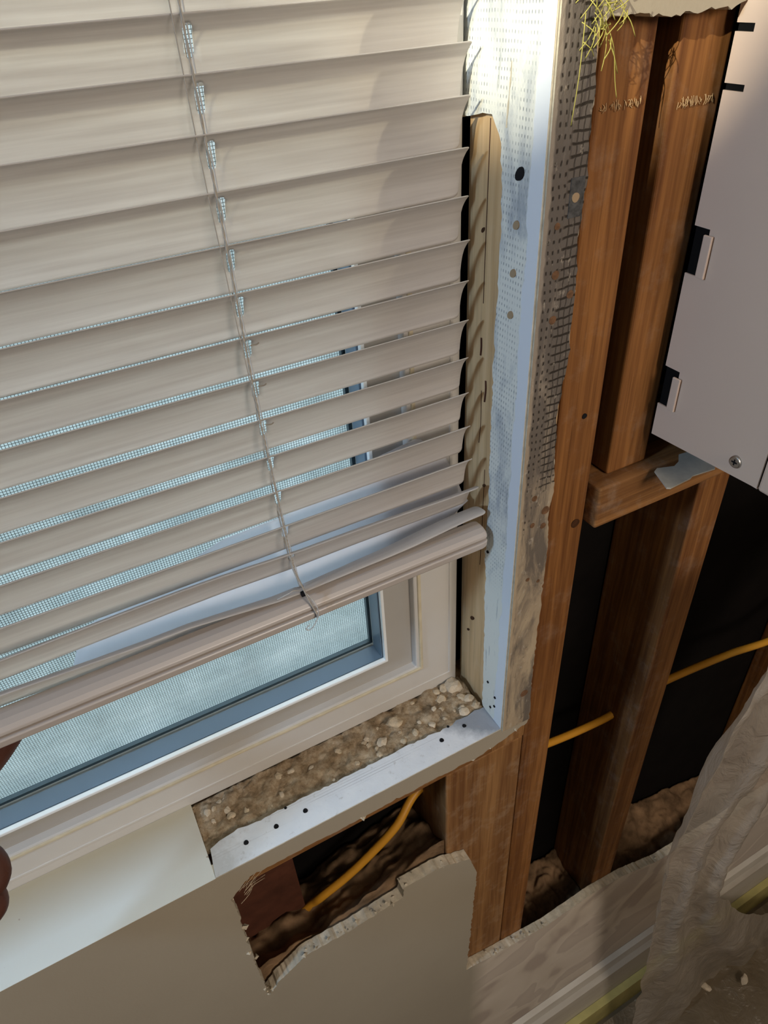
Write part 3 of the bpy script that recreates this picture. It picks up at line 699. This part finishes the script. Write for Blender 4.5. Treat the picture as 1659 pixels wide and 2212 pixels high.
# ladder cords and lift cord
fx = XC - .0036
front = [(fx, .0585, .95), (fx, .0575, .70), (fx, .0572, .55), (fx, .0548, .46), (fx, .0535, .38), (fx + .0006, .0495, .325), (fx + .0006, .0440, .280), (fx + .0002, .0360, .257), (fx + .0020, .0310, .2445), (fx + .0040, .0250, .2330), (fx + .0068, .0225, .2215), (fx + .0070, .0235, .2170)]
path = smooth_path(front, 60)
def braid(ph):
    out = []
    for i, p in enumerate(path):
        a = i * .62 + ph; out.append(p + Vector((math.cos(a), math.sin(a), 0)) * .00034)
    return out
vs, fs = [], []
for ph in (0, math.pi):
    a, c = tube_data(braid(ph), .00042, 5); k = len(vs); vs += a; fs += [tuple(i + k for i in f) for f in c]
P('ladder_cord', vs, fs, M['cord'], blind, smooth=True)
rear = [(XC - .001, .0745, .95), (XC - .001, .0725, .55), (XC - .001, .0705, .42), (XC - .001, .0660, .330), (XC - .001, .0600, .285), (XC - .001, .0520, .250), (XC, .0440, .237)]
tubes('ladder_cord', [rear], .0004, M['cord'], blind, 5)
tubes('ladder_cord', [[(fx - .0042, .0590, .95), (fx - .0042, .0578, .56), (fx - .0030, .0562, .46), (fx - .001, .0545, .39), (fx, .0530, .36)]], .0003, M['cord'], blind, 5)
lift = [(XC + .0002, .0665, .95), (XC + .0002, .0655, .55), (XC + .0002, .0635, .42), (XC + .0002, .0590, .33), (XC + .0002, .0530, .28), (XC, .0440, .250), (XC - .001, .0375, .2390)]
tubes('lift_cord', [lift], .00035, plain('white_lift_cord', (.50, .49, .48), .7, .2), blind, 6)
tubes('lift_cord_loop', [[(XC - .0010, .0330, .2385), (XC + .0035, .0230, .2310), (XC + .0040, .0215, .2215), (XC - .0010, .0215, .2120), (XC - .0045, .0230, .2085), (XC - .0060, .0235, .2105), (XC - .0030, .0228, .2135)],
                         [(XC - .0030, .0330, .2385), (XC - .0085, .0300, .2440), (XC - .0130, .0290, .2440), (XC - .0200, .0330, .2390)],
                         [(XC - .004, .044, .262), (XC - .003, .040, .252), (XC - .002, .036, .240)]], .00042, bpy.data.materials['white_lift_cord'], blind, 6)
box('cord_clip', XC - .0035, XC - .0005, .0290, .0320, .2355, .2390, M['hole'], blind, bevel=.0005)
# rungs of the ladder under the lower slats
for y, zz in rows[6:9]: tubes('ladder_rung', [[(XC + .0015, y + .0065, zz - .0085), (XC + .0045, y + .0045, zz - .0080), (XC + .0060, y + .0035, zz - .0068)]], .0004, M['cord'], blind, 5)

# white sheet slipped behind the blind
ol = [(-.3280, .1950), (-.3042, .2434), (-.2627, .2533), (-.1993, .2746), (-.1505, .2766), (-.0894, .2981), (-.0426, .3050), (-.0164, .2757), (-.0020, .2358), (-.0300, .2180), (-.0700, .2100), (-.1292, .2050), (-.2428, .1990)]
def pip(x, zq):
    c = False; j = len(ol) - 1
    for i in range(len(ol)):
        if (ol[i][1] > zq) != (ol[j][1] > zq) and x < (ol[j][0] - ol[i][0]) * (zq - ol[i][1]) / (ol[j][1] - ol[i][1]) + ol[i][0]: c = not c
        j = i
    return c
def lohi(x):
    hs = []
    for i in range(len(ol)):
        a, b = ol[i], ol[(i + 1) % len(ol)]
        if (a[0] - x) * (b[0] - x) <= 0 and abs(a[0] - b[0]) > 1e-9: hs.append(a[1] + (b[1] - a[1]) * (x - a[0]) / (b[0] - a[0]))
    return min(hs), max(hs)
def sheetf(u, v):
    x = -.3275 + u * .3250; lo, hi = lohi(x); zq = lo + (hi - lo) * v
    y = .0705 + .006 * (1 - v) * 0 + .0022 * math.sin(u * 5) * (v - .5) - .010 * (1 - v) ** 2
    return Vector((x, min(y, .0725), zq))
o = grid('white_plastic_offcut', 60, 14, sheetf, M['sheet'], thick=.0006); tag(o, 'bent white plastic offcut slipped between the blind and the window glass', 'plastic sheet')

# ================================================================== BASEBOARD, PLASTIC SHEETS
bb = slab('baseboard_front', [(-.0005, ZF), (-.020, ZF), (-.020, -.985), (-.013, -.972), (-.009, -.955), (-.0005, -.950)], XL + .001, .8, M['baseboard'], axis='x'); tag(bb, kind='structure')
# slab() with axis 'x' maps outline to (y,z): extend along x through the whole wall
ys = box('yellow_floor_strip', XL + .01, XR - .01, -.034, -.0205, ZF, -1.098, M['yellow'], own=False); tag(ys, 'yellow strip running along the foot of the white baseboard', 'strip')
def curtain(u, v):
    tab = [(.16, .192, .60), (.13, .190, .56), (.07, .199, .50), (.024, .173, .45), (-.03, .170, .42), (-.11, .1648, .385), (-.22, .1611, .345), (-.30, .176, .330), (-.39, .195, .322), (-.50, .215, .345), (-.63, .236, .40), (-.80, .262, .50), (-.95, .290, .62), (-1.06, .300, .74), (-1.17, .31, .86)]
    f = v * (len(tab) - 1); i = min(int(f), len(tab) - 2); k = f - i
    zz, a, b = [tab[i][q] * (1 - k) + tab[i + 1][q] * k for q in range(3)]
    x = a + (b - a) * u
    y = -.100 - .012 * math.sin(u * 13 + v * 5) * (1 - .3 * v) - .012 * noise.noise(Vector((x * 20, zz * 6, 2))) - .004 * abs(noise.noise(Vector((x * 45 + zz * 20, zz * 16, 5))))
    x += .009 * noise.noise(Vector((u * 1.5, zz * 15, 8)))
    return Vector((x, y, zz))
o = grid('hanging_dust_sheet', 50, 170, curtain, M['plastic']); tag(o, 'crumpled clear plastic dust sheet hanging down at the right edge', 'plastic sheet')
def fsheet(u, v):
    x = .0 + u * 1.7; y = -.045 - v * 1.0
    zz = ZF + .010 + .016 * abs(noise.noise(Vector((x * 9, y * 9, 1)))) + .010 * abs(noise.noise(Vector((x * 25, y * 25, 6)))) + max(0, .05 - v) * .3
    return Vector((x, y, zz))
o = grid('floor_dust_sheet', 110, 70, fsheet, M['floor_plastic']); tag(o, 'wrinkled brownish plastic dust sheet covering the floor by the baseboard', 'plastic sheet')
for i, (x, y) in enumerate(((.52, -.10), (.60, -.13), (.68, -.09))):
    o = rock('plaster_flake', (x, y, ZF + .040), (.012, .007, .004), M['crumb_white'], i + 3.); tag(o, 'pale plaster flake lying on the floor dust sheet', 'flake', 'plaster flakes on the floor sheet')

# ================================================================== HAND at the left edge
def skin_hand():
    V, E, Rr = [], [], []
    def add(p, r, par=None):
        V.append(p); Rr.append(r)
        if par is not None: E.append((par, len(V) - 1))
        return len(V) - 1
    pm = add((-.452, -.004, .130), .022)                  # palm centre, root
    wr = add((-.484, -.050, .080), .024, pm); e1 = add((-.540, -.130, -.02), .030, wr); add((-.62, -.25, -.12), .038, e1)
    kn = [add((-.436, .024, .150), .0125, pm), add((-.437, .012, .150), .0125, pm), add((-.443, -.002, .134), .012, pm), add((-.450, -.014, .116), .011, pm)]
    def fing(k, pts):
        p = kn[k]
        for q, r in pts: p = add(q, r, p)
    fing(0, [((-.406, .046, .166), .0094), ((-.378, .050, .186), .0088), ((-.357, .0515, .205), .0076), ((-.350, .0505, .211), .0050)])
    fing(1, [((-.3990, .002, .160), .0098), ((-.3960, -.004, .145), .0090), ((-.408, -.012, .133), .008)])
    fing(2, [((-.406, -.006, .137), .0094), ((-.4050, -.012, .123), .0086), ((-.420, -.018, .116), .0076)])
    fing(3, [((-.418, -.016, .117), .0085), ((-.418, -.020, .105), .0076), ((-.430, -.024, .099), .0068)])
    t = add((-.452, -.016, .160), .0125, pm); t = add((-.440, -.010, .190), .0105, t); t = add((-.420, .004, .212), .0095, t); add((-.405, .010, .224), .0065, t)
    me = bpy.data.meshes.new('person'); me.from_pydata(V, E, []); o = bpy.data.objects.new('person', me); COL.objects.link(o)
    sk = o.modifiers.new('skin', 'SKIN'); sk.use_smooth_shade = True
    lay = me.skin_vertices[0].data if me.skin_vertices else None
    if lay is None:
        bm = bmesh.new(); bm.from_mesh(me); bm.verts.layers.skin.verify(); bm.to_mesh(me); bm.free(); lay = me.skin_vertices[0].data
    for i, r in enumerate(Rr): lay[i].radius = (r, r); lay[i].use_root = (i == 0)
    s = o.modifiers.new('sub', 'SUBSURF'); s.levels = 2; s.render_levels = 2
    me.materials.append(M['skin'])
    tag(o, 'person whose dark hand reaches in from the left edge, gripping the blind bottom rail', 'person')
    return o
skin_hand()

# ================================================================== OUTSIDE
g = box('ground_outside', -22, 14, .16, 22, -1.8, -1.7, M['ground'], own=False); g['kind'] = 'structure'; g.name = 'ground'
nb = empty('sun_block_house', (-5, 7.5, -1.7)); tag(nb, 'unseen pale house added across the yard to block the low sun', 'house')  # added out of view to keep the sun off the lower blind
box('wall', -17, 7, 7.4, 10, -1.7, 4.05, M['siding'], nb)
slab('roof', [(-17.4, 4.05), (7.4, 4.05), (7.4, 4.26), (-17.4, 4.26)], 7.2, 10.2, M['roof'], nb)
tr = empty('arc_shadow_tree', (-8.86, 5.2, -1.7)); tag(tr, 'unseen round tree added to cast the curved shadow on the blind', 'tree')  # added out of view, sized and placed for the arc of shade
tubes('trunk', [[(-8.86, 5.2, -1.7), (-8.83, 5.2, .8), (-8.86, 5.2, 2.7)]], .07, M['bark'], tr)
bm = bmesh.new(); bmesh.ops.create_icosphere(bm, subdivisions=4, radius=.27)
for v in bm.verts: v.co *= 1 + .10 * noise.noise(v.co * 2.2)
vs = [v.co + Vector((-8.86, 5.2, 3.16)) for v in bm.verts]; fs = [tuple(x.index for x in f.verts) for f in bm.faces]; bm.free()
P('crown', vs, fs, M['leaf'], tr, smooth=True)
